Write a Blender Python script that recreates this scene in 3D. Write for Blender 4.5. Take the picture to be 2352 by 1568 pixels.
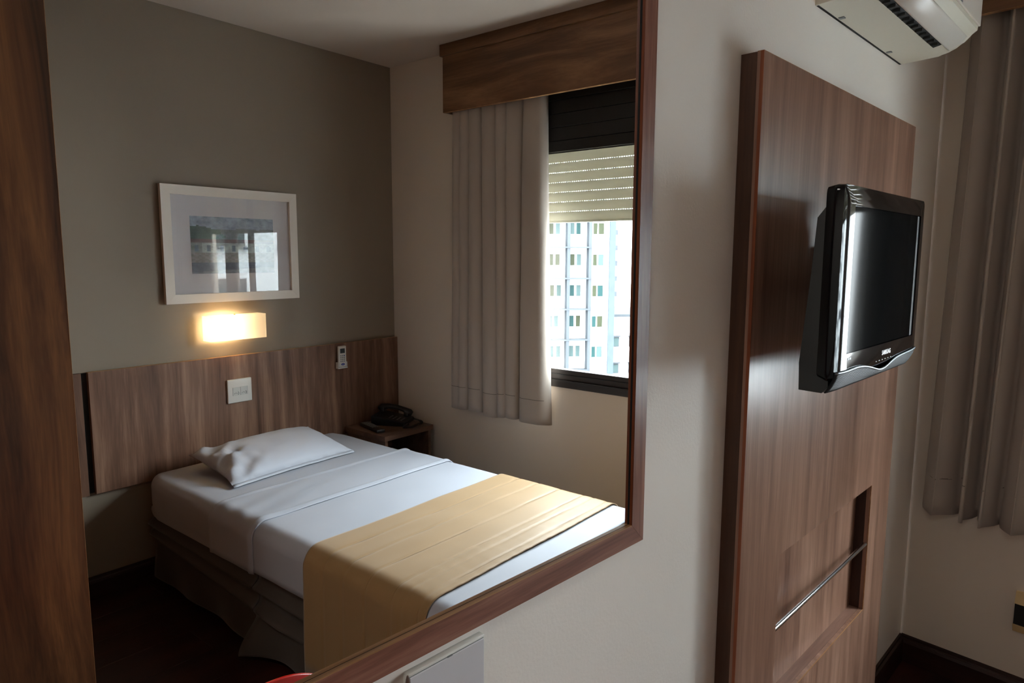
import bpy, bmesh, math, random
from mathutils import Vector, Matrix, noise
random.seed(7)
sc = bpy.context.scene
for o in list(bpy.data.objects): bpy.data.objects.remove(o)
C = sc.collection
PI = math.pi
DR = 2.7707                      # south wall to the corner of mirror wall and window wall
AL = math.radians(4.627)         # the mirror wall is skewed by this much
CEIL = 2.542

# ---------------------------------------------------------------- camera
cd = bpy.data.cameras.new('camera'); cam = bpy.data.objects.new('camera', cd); C.objects.link(cam)
Rv = Vector((0.7477, -0.6640, 0.0038)); Fv = Vector((0.6590, 0.7417, -0.1237)).normalized()
Rv = (Rv - Fv * Rv.dot(Fv)).normalized(); Uv = Rv.cross(Fv).normalized()
cam.matrix_world = Matrix(((Rv.x, Uv.x, -Fv.x, -2.649), (Rv.y, Uv.y, -Fv.y, 1.955), (Rv.z, Uv.z, -Fv.z, 1.467), (0, 0, 0, 1)))
cd.sensor_width = 36; cd.lens = 24.075; cd.clip_start = 0.02; cd.clip_end = 1000
sc.camera = cam
# ---------------------------------------------------------------- light
SKY = 20.0
w = bpy.data.worlds.new('world'); sc.world = w; w.use_nodes = True
nt = w.node_tree; nt.nodes.clear()
wo = nt.nodes.new('ShaderNodeOutputWorld'); bg = nt.nodes.new('ShaderNodeBackground')
tc = nt.nodes.new('ShaderNodeTexCoord'); sx = nt.nodes.new('ShaderNodeSeparateXYZ'); rp = nt.nodes.new('ShaderNodeValToRGB')
nt.links.new(tc.outputs['Generated'], sx.inputs[0]); nt.links.new(sx.outputs['Z'], rp.inputs[0])
rp.color_ramp.elements[0].position = 0.0; rp.color_ramp.elements[0].color = (.62, .66, .70, 1)
rp.color_ramp.elements[1].position = 0.8; rp.color_ramp.elements[1].color = (.84, .93, 1.0, 1)
nt.links.new(rp.outputs[0], bg.inputs[0]); bg.inputs[1].default_value = SKY
nt.links.new(bg.outputs[0], wo.inputs[0])
pl = bpy.data.lights.new('window_portal', 'AREA'); pl.shape = 'RECTANGLE'; pl.size = 1.6; pl.size_y = .74; pl.cycles.is_portal = True
po = bpy.data.objects.new('window_portal', pl); C.objects.link(po)
po.location = (.13, 1.65, 1.278); po.rotation_euler = (0, PI / 2, 0)
po.rotation_euler = Matrix(((0, 0, 1), (1, 0, 0), (0, 1, 0))).to_euler()   # -Z of the light points into the room (-x)
sc.view_settings.view_transform = 'Standard'; sc.view_settings.look = 'None'
sc.view_settings.exposure = 1.38; sc.view_settings.gamma = 1; sc.view_settings.use_curve_mapping = False
cy = sc.cycles
cy.max_bounces = 14; cy.diffuse_bounces = 8; cy.glossy_bounces = 6; cy.transmission_bounces = 8; cy.transparent_max_bounces = 12
cy.use_denoising = True; cy.sample_clamp_indirect = 6; cy.caustics_reflective = False; cy.caustics_refractive = False

# ---------------------------------------------------------------- helpers
def srgb(r, g, b):
    f = lambda c: ((c / 255) / 12.92 if c / 255 <= .04045 else ((c / 255 + .055) / 1.055) ** 2.4)
    return (f(r), f(g), f(b), 1)
def new_mat(name):
    m = bpy.data.materials.new(name); m.use_nodes = True
    t = m.node_tree; b = t.nodes['Principled BSDF']
    return m, t, b
def plain(name, col, rough=.5, metal=0, spec=.5, bump=0, bscale=200, coat=0, var=0, vscale=3):
    m, t, b = new_mat(name)
    b.inputs['Base Color'].default_value = col; b.inputs['Roughness'].default_value = rough
    b.inputs['Metallic'].default_value = metal; b.inputs['Specular IOR Level'].default_value = spec
    b.inputs['Coat Weight'].default_value = coat; b.inputs['Coat Roughness'].default_value = .05
    c = t.nodes.new('ShaderNodeTexCoord')
    if bump:
        n = t.nodes.new('ShaderNodeTexNoise'); n.inputs['Scale'].default_value = bscale; n.inputs['Detail'].default_value = 3
        bp = t.nodes.new('ShaderNodeBump'); bp.inputs['Strength'].default_value = bump; bp.inputs['Distance'].default_value = .001
        t.links.new(c.outputs['Object'], n.inputs['Vector']); t.links.new(n.outputs['Fac'], bp.inputs['Height']); t.links.new(bp.outputs[0], b.inputs['Normal'])
    if var:
        n = t.nodes.new('ShaderNodeTexNoise'); n.inputs['Scale'].default_value = vscale; n.inputs['Detail'].default_value = 4
        r = t.nodes.new('ShaderNodeValToRGB'); r.color_ramp.elements[0].position = .3; r.color_ramp.elements[1].position = .7
        r.color_ramp.elements[0].color = tuple(x * (1 - var) for x in col[:3]) + (1,); r.color_ramp.elements[1].color = col
        t.links.new(c.outputs['Object'], n.inputs['Vector']); t.links.new(n.outputs['Fac'], r.inputs[0]); t.links.new(r.outputs[0], b.inputs['Base Color'])
    return m
def wood(name, dark, mid, light, axis='z', across=16, rough=.42, off=0., fig=.35, fine=170, coat=.0, spec=.4, cath=.0):
    """walnut laminate: streaks run along AXIS"""
    m, t, b = new_mat(name)
    L = t.links.new
    c = t.nodes.new('ShaderNodeTexCoord'); mp = t.nodes.new('ShaderNodeMapping')
    s = {'x': (.06, 1, 1), 'y': (1, .06, 1), 'z': (1, 1, .06)}[axis]
    mp.inputs['Scale'].default_value = s; mp.inputs['Location'].default_value = (off, off * .7, off * 1.3)
    L(c.outputs['Object'], mp.inputs[0])
    wv = t.nodes.new('ShaderNodeTexNoise'); wv.inputs['Scale'].default_value = 3.2; wv.inputs['Detail'].default_value = 2      # slow wander
    L(mp.outputs[0], wv.inputs['Vector'])
    if cath:
        mp2 = t.nodes.new('ShaderNodeMapping'); s2 = {'x': (.3, 1, 1), 'y': (1, .3, 1), 'z': (1, 1, .3)}[axis]
        mp2.inputs['Scale'].default_value = s2; L(c.outputs['Object'], mp2.inputs[0])
        wv2 = t.nodes.new('ShaderNodeTexNoise'); wv2.inputs['Scale'].default_value = 3.0; wv2.inputs['Detail'].default_value = 1
        L(mp2.outputs[0], wv2.inputs['Vector'])
    mx = t.nodes.new('ShaderNodeVectorMath'); mx.operation = 'SCALE'; mx.inputs['Scale'].default_value = .16
    L(wv.outputs['Color'], mx.inputs[0])
    ad = t.nodes.new('ShaderNodeVectorMath'); ad.operation = 'ADD'; L(mp.outputs[0], ad.inputs[0]); L(mx.outputs[0], ad.inputs[1])
    last = ad
    if cath:
        mx2 = t.nodes.new('ShaderNodeVectorMath'); mx2.operation = 'SCALE'; mx2.inputs['Scale'].default_value = cath
        L(wv2.outputs['Color'], mx2.inputs[0])
        ad2 = t.nodes.new('ShaderNodeVectorMath'); ad2.operation = 'ADD'; L(ad.outputs[0], ad2.inputs[0]); L(mx2.outputs[0], ad2.inputs[1]); last = ad2
    n1 = t.nodes.new('ShaderNodeTexNoise'); n1.inputs['Scale'].default_value = across; n1.inputs['Detail'].default_value = 5; n1.inputs['Roughness'].default_value = .62
    L(last.outputs[0], n1.inputs['Vector'])
    n2 = t.nodes.new('ShaderNodeTexNoise'); n2.inputs['Scale'].default_value = fine; n2.inputs['Detail'].default_value = 3
    L(last.outputs[0], n2.inputs['Vector'])
    mm = t.nodes.new('ShaderNodeMix'); mm.data_type = 'FLOAT'; mm.inputs['Factor'].default_value = fig * .55
    L(n1.outputs['Fac'], mm.inputs['A']); L(n2.outputs['Fac'], mm.inputs['B'])
    r = t.nodes.new('ShaderNodeValToRGB'); e = r.color_ramp.elements
    e[0].position = .30; e[0].color = dark; e[1].position = .70; e[1].color = light
    k = e.new(.5); k.color = mid
    L(mm.outputs['Result'], r.inputs[0]); L(r.outputs[0], b.inputs['Base Color'])
    b.inputs['Roughness'].default_value = rough; b.inputs['Specular IOR Level'].default_value = spec
    b.inputs['Coat Weight'].default_value = coat; b.inputs['Coat Roughness'].default_value = .25
    bp = t.nodes.new('ShaderNodeBump'); bp.inputs['Strength'].default_value = .12; bp.inputs['Distance'].default_value = .0006
    L(n2.outputs['Fac'], bp.inputs['Height']); L(bp.outputs[0], b.inputs['Normal'])
    return m
def fabric(name, col, rough=.8, weave=900, sheen=.2, bump=.15, trans=0.0):
    m, t, b = new_mat(name)
    b.inputs['Base Color'].default_value = col; b.inputs['Roughness'].default_value = rough
    b.inputs['Specular IOR Level'].default_value = .25; b.inputs['Sheen Weight'].default_value = sheen
    c = t.nodes.new('ShaderNodeTexCoord'); n = t.nodes.new('ShaderNodeTexNoise'); n.inputs['Scale'].default_value = weave
    bp = t.nodes.new('ShaderNodeBump'); bp.inputs['Strength'].default_value = bump; bp.inputs['Distance'].default_value = .0005
    t.links.new(c.outputs['Object'], n.inputs['Vector']); t.links.new(n.outputs['Fac'], bp.inputs['Height']); t.links.new(bp.outputs[0], b.inputs['Normal'])
    if trans:
        tr = t.nodes.new('ShaderNodeBsdfTranslucent'); tr.inputs[0].default_value = col
        ms = t.nodes.new('ShaderNodeMixShader'); ms.inputs[0].default_value = trans
        t.links.new(b.outputs[0], ms.inputs[1]); t.links.new(tr.outputs[0], ms.inputs[2]); t.links.new(ms.outputs[0], t.nodes['Material Output'].inputs[0])
    return m
def pane_mat(name, tint=(1, 1, 1, 1), refl=1.0):
    """thin glass: see-through with a Fresnel reflection"""
    m = bpy.data.materials.new(name); m.use_nodes = True; t = m.node_tree; t.nodes.clear()
    o = t.nodes.new('ShaderNodeOutputMaterial'); tr = t.nodes.new('ShaderNodeBsdfTransparent'); g = t.nodes.new('ShaderNodeBsdfGlossy')
    tr.inputs[0].default_value = tint; g.inputs['Roughness'].default_value = 0.0; g.inputs[0].default_value = (1, 1, 1, 1)
    f = t.nodes.new('ShaderNodeFresnel'); f.inputs[0].default_value = 1.5
    mu = t.nodes.new('ShaderNodeMath'); mu.operation = 'MULTIPLY'; mu.inputs[1].default_value = refl; mu.use_clamp = True
    ge = t.nodes.new('ShaderNodeNewGeometry'); iv = t.nodes.new('ShaderNodeMath'); iv.operation = 'SUBTRACT'; iv.inputs[0].default_value = 1
    t.links.new(ge.outputs['Backfacing'], iv.inputs[1]); m2 = t.nodes.new('ShaderNodeMath'); m2.operation = 'MULTIPLY'   # the far face of the thin sheet adds nothing
    ms = t.nodes.new('ShaderNodeMixShader'); t.links.new(f.outputs[0], mu.inputs[0]); t.links.new(mu.outputs[0], m2.inputs[0]); t.links.new(iv.outputs[0], m2.inputs[1]); t.links.new(m2.outputs[0], ms.inputs[0])
    t.links.new(tr.outputs[0], ms.inputs[1]); t.links.new(g.outputs[0], ms.inputs[2]); t.links.new(ms.outputs[0], o.inputs[0])
    return m

W_ = Matrix.Identity(4)
MF = Matrix.Translation((0, DR, 0)) @ Matrix.Rotation(AL, 4, 'Z')             # mirror wall frame: x along the wall, -y into the room
FF = Matrix.Translation((46.554, -30.875, 0)) @ Matrix.Rotation(math.radians(41), 4, 'Z')  # facade across the street, +y faces us
ORG = {}
def setup(o, loc, frame, label=None, cat=None, group=None, kind=None):
    o.matrix_world = frame @ Matrix.Translation(loc)
    ORG[o] = Vector(loc)
    if label: o['label'] = label
    if cat: o['category'] = cat
    if group: o['group'] = group
    if kind: o['kind'] = kind
    return o
def thing(name, loc, label=None, cat=None, frame=W_, group=None, kind=None):
    o = bpy.data.objects.new(name, None); C.objects.link(o); o.empty_display_size = .05
    return setup(o, loc, frame, label, cat, group, kind)
def finish(me, mat, smooth, auto):
    if mat: me.materials.append(mat)
    if smooth:
        me.polygons.foreach_set('use_smooth', [True] * len(me.polygons))
        if auto is not None:
            try: me.set_sharp_from_angle(angle=math.radians(auto))
            except Exception: pass
def part(name, bm, mat, parent, label=None, smooth=False, auto=35, solid=None, kind=None):
    """BM holds coordinates in the frame of the parent's root"""
    org = ORG[parent]
    bmesh.ops.translate(bm, verts=bm.verts, vec=-org)
    bmesh.ops.recalc_face_normals(bm, faces=bm.faces)
    me = bpy.data.meshes.new(name); bm.to_mesh(me); bm.free(); finish(me, mat, smooth, auto)
    o = bpy.data.objects.new(name, me); C.objects.link(o); o.parent = parent; ORG[o] = org
    if label: o['label'] = label
    if kind: o['kind'] = kind
    if solid: s = o.modifiers.new('thick', 'SOLIDIFY'); s.thickness = solid; s.offset = 0
    return o
def single(name, bm, mat, loc, label=None, cat=None, frame=W_, smooth=False, auto=35, solid=None, group=None, kind=None):
    bmesh.ops.translate(bm, verts=bm.verts, vec=-Vector(loc))
    bmesh.ops.recalc_face_normals(bm, faces=bm.faces)
    me = bpy.data.meshes.new(name); bm.to_mesh(me); bm.free(); finish(me, mat, smooth, auto)
    o = bpy.data.objects.new(name, me); C.objects.link(o)
    if solid: s = o.modifiers.new('thick', 'SOLIDIFY'); s.thickness = solid; s.offset = 0
    return setup(o, loc, frame, label, cat, group, kind)
def put(name, me, loc, parent):
    """another piece that shares mesh data; LOC is its offset from the piece the mesh was made for"""
    o = bpy.data.objects.new(name, me); C.objects.link(o); o.parent = parent; o.location = loc; ORG[o] = ORG[parent]; return o
def B(): return bmesh.new()
def box(bm, x0, x1, y0, y1, z0, z1, bev=0, seg=2):
    r = bmesh.ops.create_cube(bm, size=1)
    vs = r['verts']
    bmesh.ops.scale(bm, verts=vs, vec=(x1 - x0, y1 - y0, z1 - z0)); bmesh.ops.translate(bm, verts=vs, vec=((x0 + x1) / 2, (y0 + y1) / 2, (z0 + z1) / 2))
    if bev:
        es = list({e for v in vs for e in v.link_edges})
        bmesh.ops.bevel(bm, geom=es, offset=bev, segments=seg, affect='EDGES', profile=.5)
    return bm
def bx(*a, **k): return box(B(), *a, **k)
def prism(bm, pts, axis, a0, a1):
    """extrude the closed 2-D outline PTS along AXIS from a0 to a1 (pts are the other two axes in order)"""
    def P(p, a):
        return {'x': (a, p[0], p[1]), 'y': (p[0], a, p[1]), 'z': (p[0], p[1], a)}[axis]
    A = [bm.verts.new(P(p, a0)) for p in pts]; Bv = [bm.verts.new(P(p, a1)) for p in pts]; n = len(pts)
    bm.faces.new(A); bm.faces.new(Bv[::-1])
    for i in range(n): bm.faces.new((A[i], Bv[i], Bv[(i + 1) % n], A[(i + 1) % n]))
    return bm
def tube(bm, pts, r, seg=10, cap=True, rad=None):
    pts = [Vector(p) for p in pts]; rings = []
    up = Vector((0, 0, 1)); prev = None
    for i, p in enumerate(pts):
        d = (pts[min(i + 1, len(pts) - 1)] - pts[max(i - 1, 0)]).normalized()
        if prev is None: a = d.cross(up if abs(d.z) < .9 else Vector((1, 0, 0))).normalized()
        else: a = (prev - d * prev.dot(d)).normalized()
        prev = a; b = d.cross(a); rr = rad[i] if rad else r
        rings.append([bm.verts.new(p + a * math.cos(2 * PI * k / seg) * rr + b * math.sin(2 * PI * k / seg) * rr) for k in range(seg)])
    for A, Bq in zip(rings, rings[1:]):
        for k in range(seg): bm.faces.new((A[k], A[(k + 1) % seg], Bq[(k + 1) % seg], Bq[k]))
    if cap: bm.faces.new(rings[0]); bm.faces.new(rings[-1][::-1])
    return bm
def grid(bm, nu, nv, fn):
    vs = [[bm.verts.new(fn(i / nu, j / nv)) for j in range(nv + 1)] for i in range(nu + 1)]
    for i in range(nu):
        for j in range(nv): bm.faces.new((vs[i][j], vs[i + 1][j], vs[i + 1][j + 1], vs[i][j + 1]))
    return bm
def lerp(a, b, t): return a + (b - a) * t
def interp(xs, ys, x):
    if x <= xs[0]: return ys[0]
    for i in range(len(xs) - 1):
        if x <= xs[i + 1]: return lerp(ys[i], ys[i + 1], (x - xs[i]) / (xs[i + 1] - xs[i]))
    return ys[-1]
def sstep(a, b, x):
    t = min(1, max(0, (x - a) / (b - a))); return t * t * (3 - 2 * t)
def nz(x, y, z=0): return noise.noise(Vector((x, y, z)))
def text_mesh(name, body, size, mat, parent, loc, frame_x, frame_z, label=None, depth=.0003):
    """flat lettering: reads along FRAME_X, stands along FRAME_Z, LOC in the parent's frame"""
    cu = bpy.data.curves.new(name, 'FONT'); cu.body = body; cu.size = size; cu.extrude = depth; cu.align_x = 'CENTER'; cu.align_y = 'CENTER'; cu.offset = size * .018
    t = bpy.data.objects.new('tmp', cu); C.objects.link(t); bpy.context.view_layer.update()
    me = bpy.data.meshes.new_from_object(t.evaluated_get(bpy.context.evaluated_depsgraph_get())); bpy.data.objects.remove(t)
    X = Vector(frame_x).normalized(); Z = Vector(frame_z).normalized(); Y = X.cross(Z)
    M4 = Matrix(((X.x, Z.x, Y.x, 0), (X.y, Z.y, Y.y, 0), (X.z, Z.z, Y.z, 0), (0, 0, 0, 1)))
    me.transform(Matrix.Translation(Vector(loc) - ORG[parent]) @ M4)
    me.name = name; me.materials.clear(); me.materials.append(mat)
    o = bpy.data.objects.new(name, me); C.objects.link(o); o.parent = parent; ORG[o] = ORG[parent]
    if label: o['label'] = label
    return o

# ---------------------------------------------------------------- materials
M_wall = plain('wall_paint_light', srgb(238, 231, 223), .45, spec=.28, bump=.35, bscale=170)
M_walle = plain('wall_paint_beige', srgb(212, 200, 186), .5, spec=.3, bump=.2, bscale=260)
M_taupe = plain('wall_paint_taupe', srgb(140, 128, 112), .55, spec=.3, bump=.2, bscale=260)
M_ceil = plain('ceiling_paint', srgb(200, 188, 176), .6, spec=.2, bump=.15, bscale=120)
M_base = wood('baseboard_wood', srgb(30, 14, 10), srgb(44, 22, 16), srgb(60, 32, 24), 'x', 20, .35)
M_plank = wood('floor_wood', srgb(34, 13, 9), srgb(52, 23, 17), srgb(76, 38, 28), 'x', 14, .3, spec=.5)
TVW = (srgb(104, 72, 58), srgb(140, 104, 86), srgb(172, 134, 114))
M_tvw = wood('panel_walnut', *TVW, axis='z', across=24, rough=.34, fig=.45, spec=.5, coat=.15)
M_tvs = wood('panel_walnut_shaded', srgb(48, 28, 18), srgb(70, 44, 30), srgb(90, 60, 42), axis='z', across=30, rough=.4, off=3)  # panel walnut darkened for the sides, shade put into the colour
M_frw = wood('mirror_frame_wood_upright', srgb(98, 60, 48), srgb(130, 86, 72), srgb(156, 112, 96), axis='z', across=85, rough=.33, coat=.1, fine=260, fig=.5)
M_frh = wood('mirror_frame_wood_rail', srgb(98, 60, 48), srgb(130, 86, 72), srgb(156, 112, 96), axis='x', across=85, rough=.33, coat=.1, fine=260, fig=.5)
M_edge = wood('raw_edge_wood', srgb(120, 82, 48), srgb(160, 116, 76), srgb(190, 146, 104), axis='x', across=30, rough=.5)
M_hb = wood('headboard_walnut', srgb(70, 46, 35), srgb(116, 84, 66), srgb(154, 120, 98), axis='z', across=18, rough=.42, off=5, fig=.3, cath=.05)
M_corn = wood('cornice_walnut', srgb(64, 38, 22), srgb(108, 74, 48), srgb(146, 108, 76), axis='y', across=11, rough=.42, off=2, cath=.22, fig=.25)
M_ward = wood('wardrobe_walnut', srgb(48, 28, 17), srgb(94, 60, 36), srgb(138, 94, 56), axis='z', across=12, rough=.42, off=9, cath=.10)
M_ns = wood('nightstand_walnut', srgb(66, 44, 34), srgb(98, 70, 56), srgb(126, 96, 78), axis='x', across=16, rough=.42, off=4)
M_black = plain('black_plastic', (.006, .006, .006, 1), .35)
M_gloss = plain('gloss_black', (.003, .003, .004, 1), .05, coat=0, spec=.25)
M_scr = plain('screen_glass', (.004, .005, .006, 1), .06, spec=.03)
M_scr.node_tree.nodes['Principled BSDF'].inputs['IOR'].default_value = 1.2
M_dkal = plain('dark_bronze_aluminium', srgb(52, 46, 42), .38, metal=.3)
M_dkbd = plain('dark_board', srgb(24, 20, 18), .5)
M_chrome = plain('chrome', (.75, .77, .80, 1), .16, metal=1)
M_silver = plain('silver_trim', srgb(112, 122, 132), .4, metal=.6)
M_white = plain('white_plastic', srgb(214, 212, 206), .3)
M_cream = plain('cream_plastic', srgb(206, 178, 130), .35)
M_acw = plain('ac_white_plastic', srgb(214, 208, 192), .38)
M_acf = plain('ac_front_plastic', srgb(216, 208, 198), .34)
M_grey = plain('grey_plastic', srgb(120, 124, 126), .4)
M_cur = fabric('curtain_fabric', srgb(172, 160, 150), .7, trans=.05, sheen=.2)
M_sheet = fabric('white_sheet', srgb(172, 175, 185), .62, bump=.1, sheen=.1)
M_pil = fabric('white_pillowcase', srgb(182, 185, 195), .6, bump=.1, sheen=.1)
M_run = fabric('golden_runner_fabric', srgb(156, 124, 82), .5, weave=500, sheen=.3, bump=.25)
M_rund = fabric('golden_runner_border', srgb(180, 144, 92), .5, weave=500, sheen=.3, bump=.25)
M_thread = fabric('runner_stitching', srgb(120, 92, 54), .8)
M_skirt = fabric('brown_bed_skirt', srgb(80, 73, 68), .5, weave=400, sheen=.15)
M_mirror = plain('mirror_silver', (.93, .93, .92, 1), 0.0, metal=1)
M_glass = pane_mat('window_glass', (.97, .99, .98, 1))
M_pglass = pane_mat('picture_glass', (1, 1, 1, 1), 1.25)
M_frame = plain('cream_frame_paint', srgb(226, 216, 204), .4)
M_mat = plain('mat_board', srgb(208, 204, 206), .8)
M_red = plain('red_plastic', srgb(214, 34, 20), .3)
M_slat = fabric('shutter_pvc', srgb(202, 197, 182), .45, weave=50, sheen=0, bump=0, trans=.15)
M_dark = plain('near_black', (.003, .003, .003, 1), .7)
M_blue = plain('blue_badge', srgb(30, 50, 150), .4)
M_key = plain('pale_key', srgb(170, 176, 180), .5)
M_lcd = plain('lcd_grey', srgb(56, 64, 66), .3)

# ---------------------------------------------------------------- room shell
XW = -3.95
fl = thing('floor', (0, 0, 0), kind='structure')
part('subfloor', bx(XW - .1, .2, -.2, 3.1, -.12, -.012), M_dark, fl)
pw, plen = .19, 1.22
row = 0; y = 0.0
pm = {}
while y < 2.9:
    y1 = min(y + pw, 2.95); x = XW - (row * .43) % plen
    while x < 0:
        a, b_ = max(x, XW), min(x + plen, 0)
        yc = y
        lim = DR + (a * math.tan(AL)) + .02
        if b_ - a > .05 and yc < lim:
            key = (round(b_ - a, 3), round(min(y1, 2.95) - y, 3))
            if key not in pm:
                o = part('plank', bx(a + .0006, b_ - .0006, y + .0006, y1 - .0006, -.012, 0, bev=.0008, seg=1), M_plank, fl); pm[key] = (o.data, a, y)
            else:
                me, a0, y0 = pm[key]; put('plank', me, (a - a0, y - y0, 0), fl)
        x += plen
    y += pw; row += 1
single('ceiling', bx(XW - .1, .2, -.2, 3.1, CEIL, CEIL + .1), M_ceil, (-2, 1.4, CEIL), kind='structure')
single('wall_south', bx(XW, 0, -.15, 0, 0, CEIL), M_taupe, (-2, 0, 0), kind='structure')
single('wall_west', bx(XW - .12, XW, -.15, 2.6, 0, CEIL), M_wall, (XW, 1.2, 0), kind='structure')
single('wall_north', bx(XW - .02, .0, .005, .15, 0, CEIL), M_wall, (-2, .005, 0), frame=MF, kind='structure')
WY0, WY1, WZ0, WZ1 = .80, 2.46, .8236, 2.40
we = B()
box(we, 0, .18, -.15, WY0, 0, CEIL); box(we, 0, .18, WY1, 2.95, 0, CEIL); box(we, 0, .18, WY0, WY1, 0, WZ0); box(we, 0, .18, WY0, WY1, WZ1, CEIL)
single('wall_east', we, M_walle, (0, 1.4, 0), kind='structure')
def skirting(bm, axis, a0, a1, at, sgn):
    """moulded profile, AT = wall plane, SGN = direction into the room"""
    pr = [(0, 0), (.016, 0), (.016, .072), (.013, .082), (.007, .087), (.006, .095), (0, .098)]
    if axis == 'x': return prism(bm, [(at + sgn * p, q) for p, q in pr], 'x', a0, a1)
    return prism(bm, [(at + sgn * p, q) for p, q in pr], 'y', a0, a1)
single('baseboard_south', skirting(B(), 'x', -2.141, -.016, 0, 1), M_base, (-1, 0, 0), kind='structure')
single('baseboard_north', skirting(B(), 'x', -.463, -.004, .005, -1), M_base, (-.2, 0, 0), frame=MF, kind='structure')
single('baseboard_north', skirting(B(), 'x', XW + .1, -1.471, .005, -1), M_base, (-2.6, 0, 0), frame=MF, kind='structure')
M_basey = wood('baseboard_wood_y', srgb(30, 14, 10), srgb(44, 22, 16), srgb(60, 32, 24), 'y', 20, .35)
single('baseboard_east', skirting(B(), 'y', 0, DR, 0, -1), M_basey, (0, 1.4, 0), kind='structure')

# ---------------------------------------------------------------- window
wi = thing('window_1', (0, 1.63, .8236), kind='structure')
fr = B()
box(fr, -.006, .10, WY0, WY1, .8236, .853); box(fr, -.004, .10, WY0, WY1, .851, .858)
part('sill_rail', fr, M_dkal, wi)
part('lower_sash_rail', bx(.012, .05, WY0 + .03, WY1 - .03, .858, .911, bev=.003), M_dkal, wi)
part('sash_groove', bx(.008, .0125, WY0 + .03, WY1 - .03, .884, .887), M_black, wi)
part('jamb', bx(-.004, .10, WY0, WY0 + .035, .853, WZ1), M_dkal, wi)
part('jamb', bx(-.004, .10, WY1 - .035, WY1, .853, WZ1), M_dkal, wi)
part('meeting_stile', bx(.03, .06, 1.665, 1.705, .911, 1.97), M_dkal, wi)
part('pane', bx(.030, .034, WY0 + .035, 1.665, .911, 1.96), M_glass, wi)
part('pane', bx(.054, .058, 1.705, WY1 - .035, .911, 1.96), M_glass, wi)
# dark boards that close the shutter box
zb = 1.962
for i in range(5):
    hgt = .062 if i else .05
    part('shutter_box_board', bx(.0 + .002 * (i % 2), .02, WY0 + .035, WY1 - .035, zb + .0012, zb + hgt, bev=.001, seg=1), M_dkbd, wi)
    zb += hgt + .001
part('shutter_box_back', bx(.02, .03, WY0, WY1, 1.96, WZ1), M_dkbd, wi)
# roller shutter outside the panes
sh = thing('roller_shutter', (.10, 1.63, 1.64), 'cream slatted roller shutter lowered part way over the window', 'shutter')
sp = .0478; me0 = None
def slat_outline(z): return [(.09, z + .002), (.094, z), (.100, z + .001), (.104, z + .012), (.104, z + .032), (.100, z + .043), (.094, z + .0452), (.088, z + .040), (.086, z + .022)]
z0 = 1.640
ns = 9
for i in range(ns):
    z = z0 + i * sp
    if me0 is None:
        o = part('slat', prism(B(), slat_outline(z), 'y', WY0 + .02, WY1 - .02), M_slat, sh, smooth=True, auto=50); me0 = o.data
    else: put('slat', me0, (0, 0, i * sp), sh)
tb = B()
for i in range(1, ns):
    z = z0 + i * sp; yy = WY0 + .02
    while yy < WY1 - .02:
        box(tb, .094, .098, yy, yy + .0052, z - .0045, z + .003); yy += .0125
part('link_tabs', tb, M_slat, sh, kind='stuff')
part('bottom_bar', bx(.088, .104, WY0 + .02, WY1 - .02, 1.632, 1.642, bev=.002), M_slat, sh)

# ---------------------------------------------------------------- cornice over the curtains
co = thing('curtain_cornice', (0, 1.65, 2.2), 'long dark walnut box cornice above the window and curtains', 'cornice')
CY0, CY1, CXF = .545, 2.745, -.12
part('face_board', bx(CXF, CXF + .018, CY0, CY1, 2.205, 2.485, bev=.0008, seg=1), M_corn, co)
part('top_strip', bx(CXF - .010, 0, CY0 - .012, CY1, 2.484, 2.5415, bev=.0008, seg=1), M_corn, co)
part('end_board', bx(CXF + .018, 0, CY0, CY0 + .018, 2.205, 2.484), M_corn, co)
part('edge_band', bx(CXF + .0005, CXF + .0175, CY0 + .001, CY1, 2.2035, 2.205), M_edge, co)

def curtain(loc, ya0, ya1, yb0, yb1, wd_, seed, label, name='curtain', lift=lambda u: 0, group=None, zt=2.30, zb=.63, hem=True, amp=.046, xc=-.056, trim=0):
    rnd = random.Random(seed)
    n = len(wd_[0]); KS = []
    for q in wd_:
        ph = [0]
        for i in range(n): ph.append(ph[-1] + q[i])
        KS.append([p / ph[-1] for p in ph])
    def cell(w_): # W_ counts folds: 2.5 is the middle of the third
        i = min(int(w_), n - 1); return i, w_ - i
    def at_(w_, v):
        i, t = cell(w_); k = [lerp(KS[0][j], KS[1][j], v) for j in (i, i + 1)]; return lerp(k[0], k[1], t)
    am = [rnd.uniform(.7, 1.15) for _ in range(n)]
    def fold(w_):
        i, t = cell(w_)
        s = math.cos(2 * PI * t)
        c_ = math.sin(PI * t); return am[i] * (2 * c_ ** .6 - 1), math.sin(2 * PI * t)
    def P(u, v):
        w_ = min(u * n, n - .0001) if not trim else u * (n - trim); f, g = fold(w_); u = at_(w_, v)
        z = lerp(zt, zb + lift(u) + .012 * nz(u * 9, seed * 3.1), v)
        a = amp * lerp(.8, 1.0, v)
        yy = lerp(lerp(ya0, ya1, u), lerp(yb0, yb1, u), v ** 1.3) - g * .0155
        x = xc - a * f + .004 * nz(u * 7, v * 3, seed + 5)
        return (x, yy, z)
    o = thing(name, loc, label, 'curtain', group=group)
    part('cloth', grid(B(), n * 20, 46, P), M_cur, o, smooth=True, auto=None, solid=.0022)
    if hem:
        part('hem_seam', grid(B(), n * 20, 1, lambda u, v: (P(u, .925 + .002 * v)[0] - .0018, P(u, .925)[1], P(u, .925 + .0016 * v)[2])), plain('seam_thread', srgb(96, 90, 84), .8) if 'seam_thread' not in bpy.data.materials else bpy.data.materials['seam_thread'], o, smooth=True, auto=None)
    return o
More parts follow.
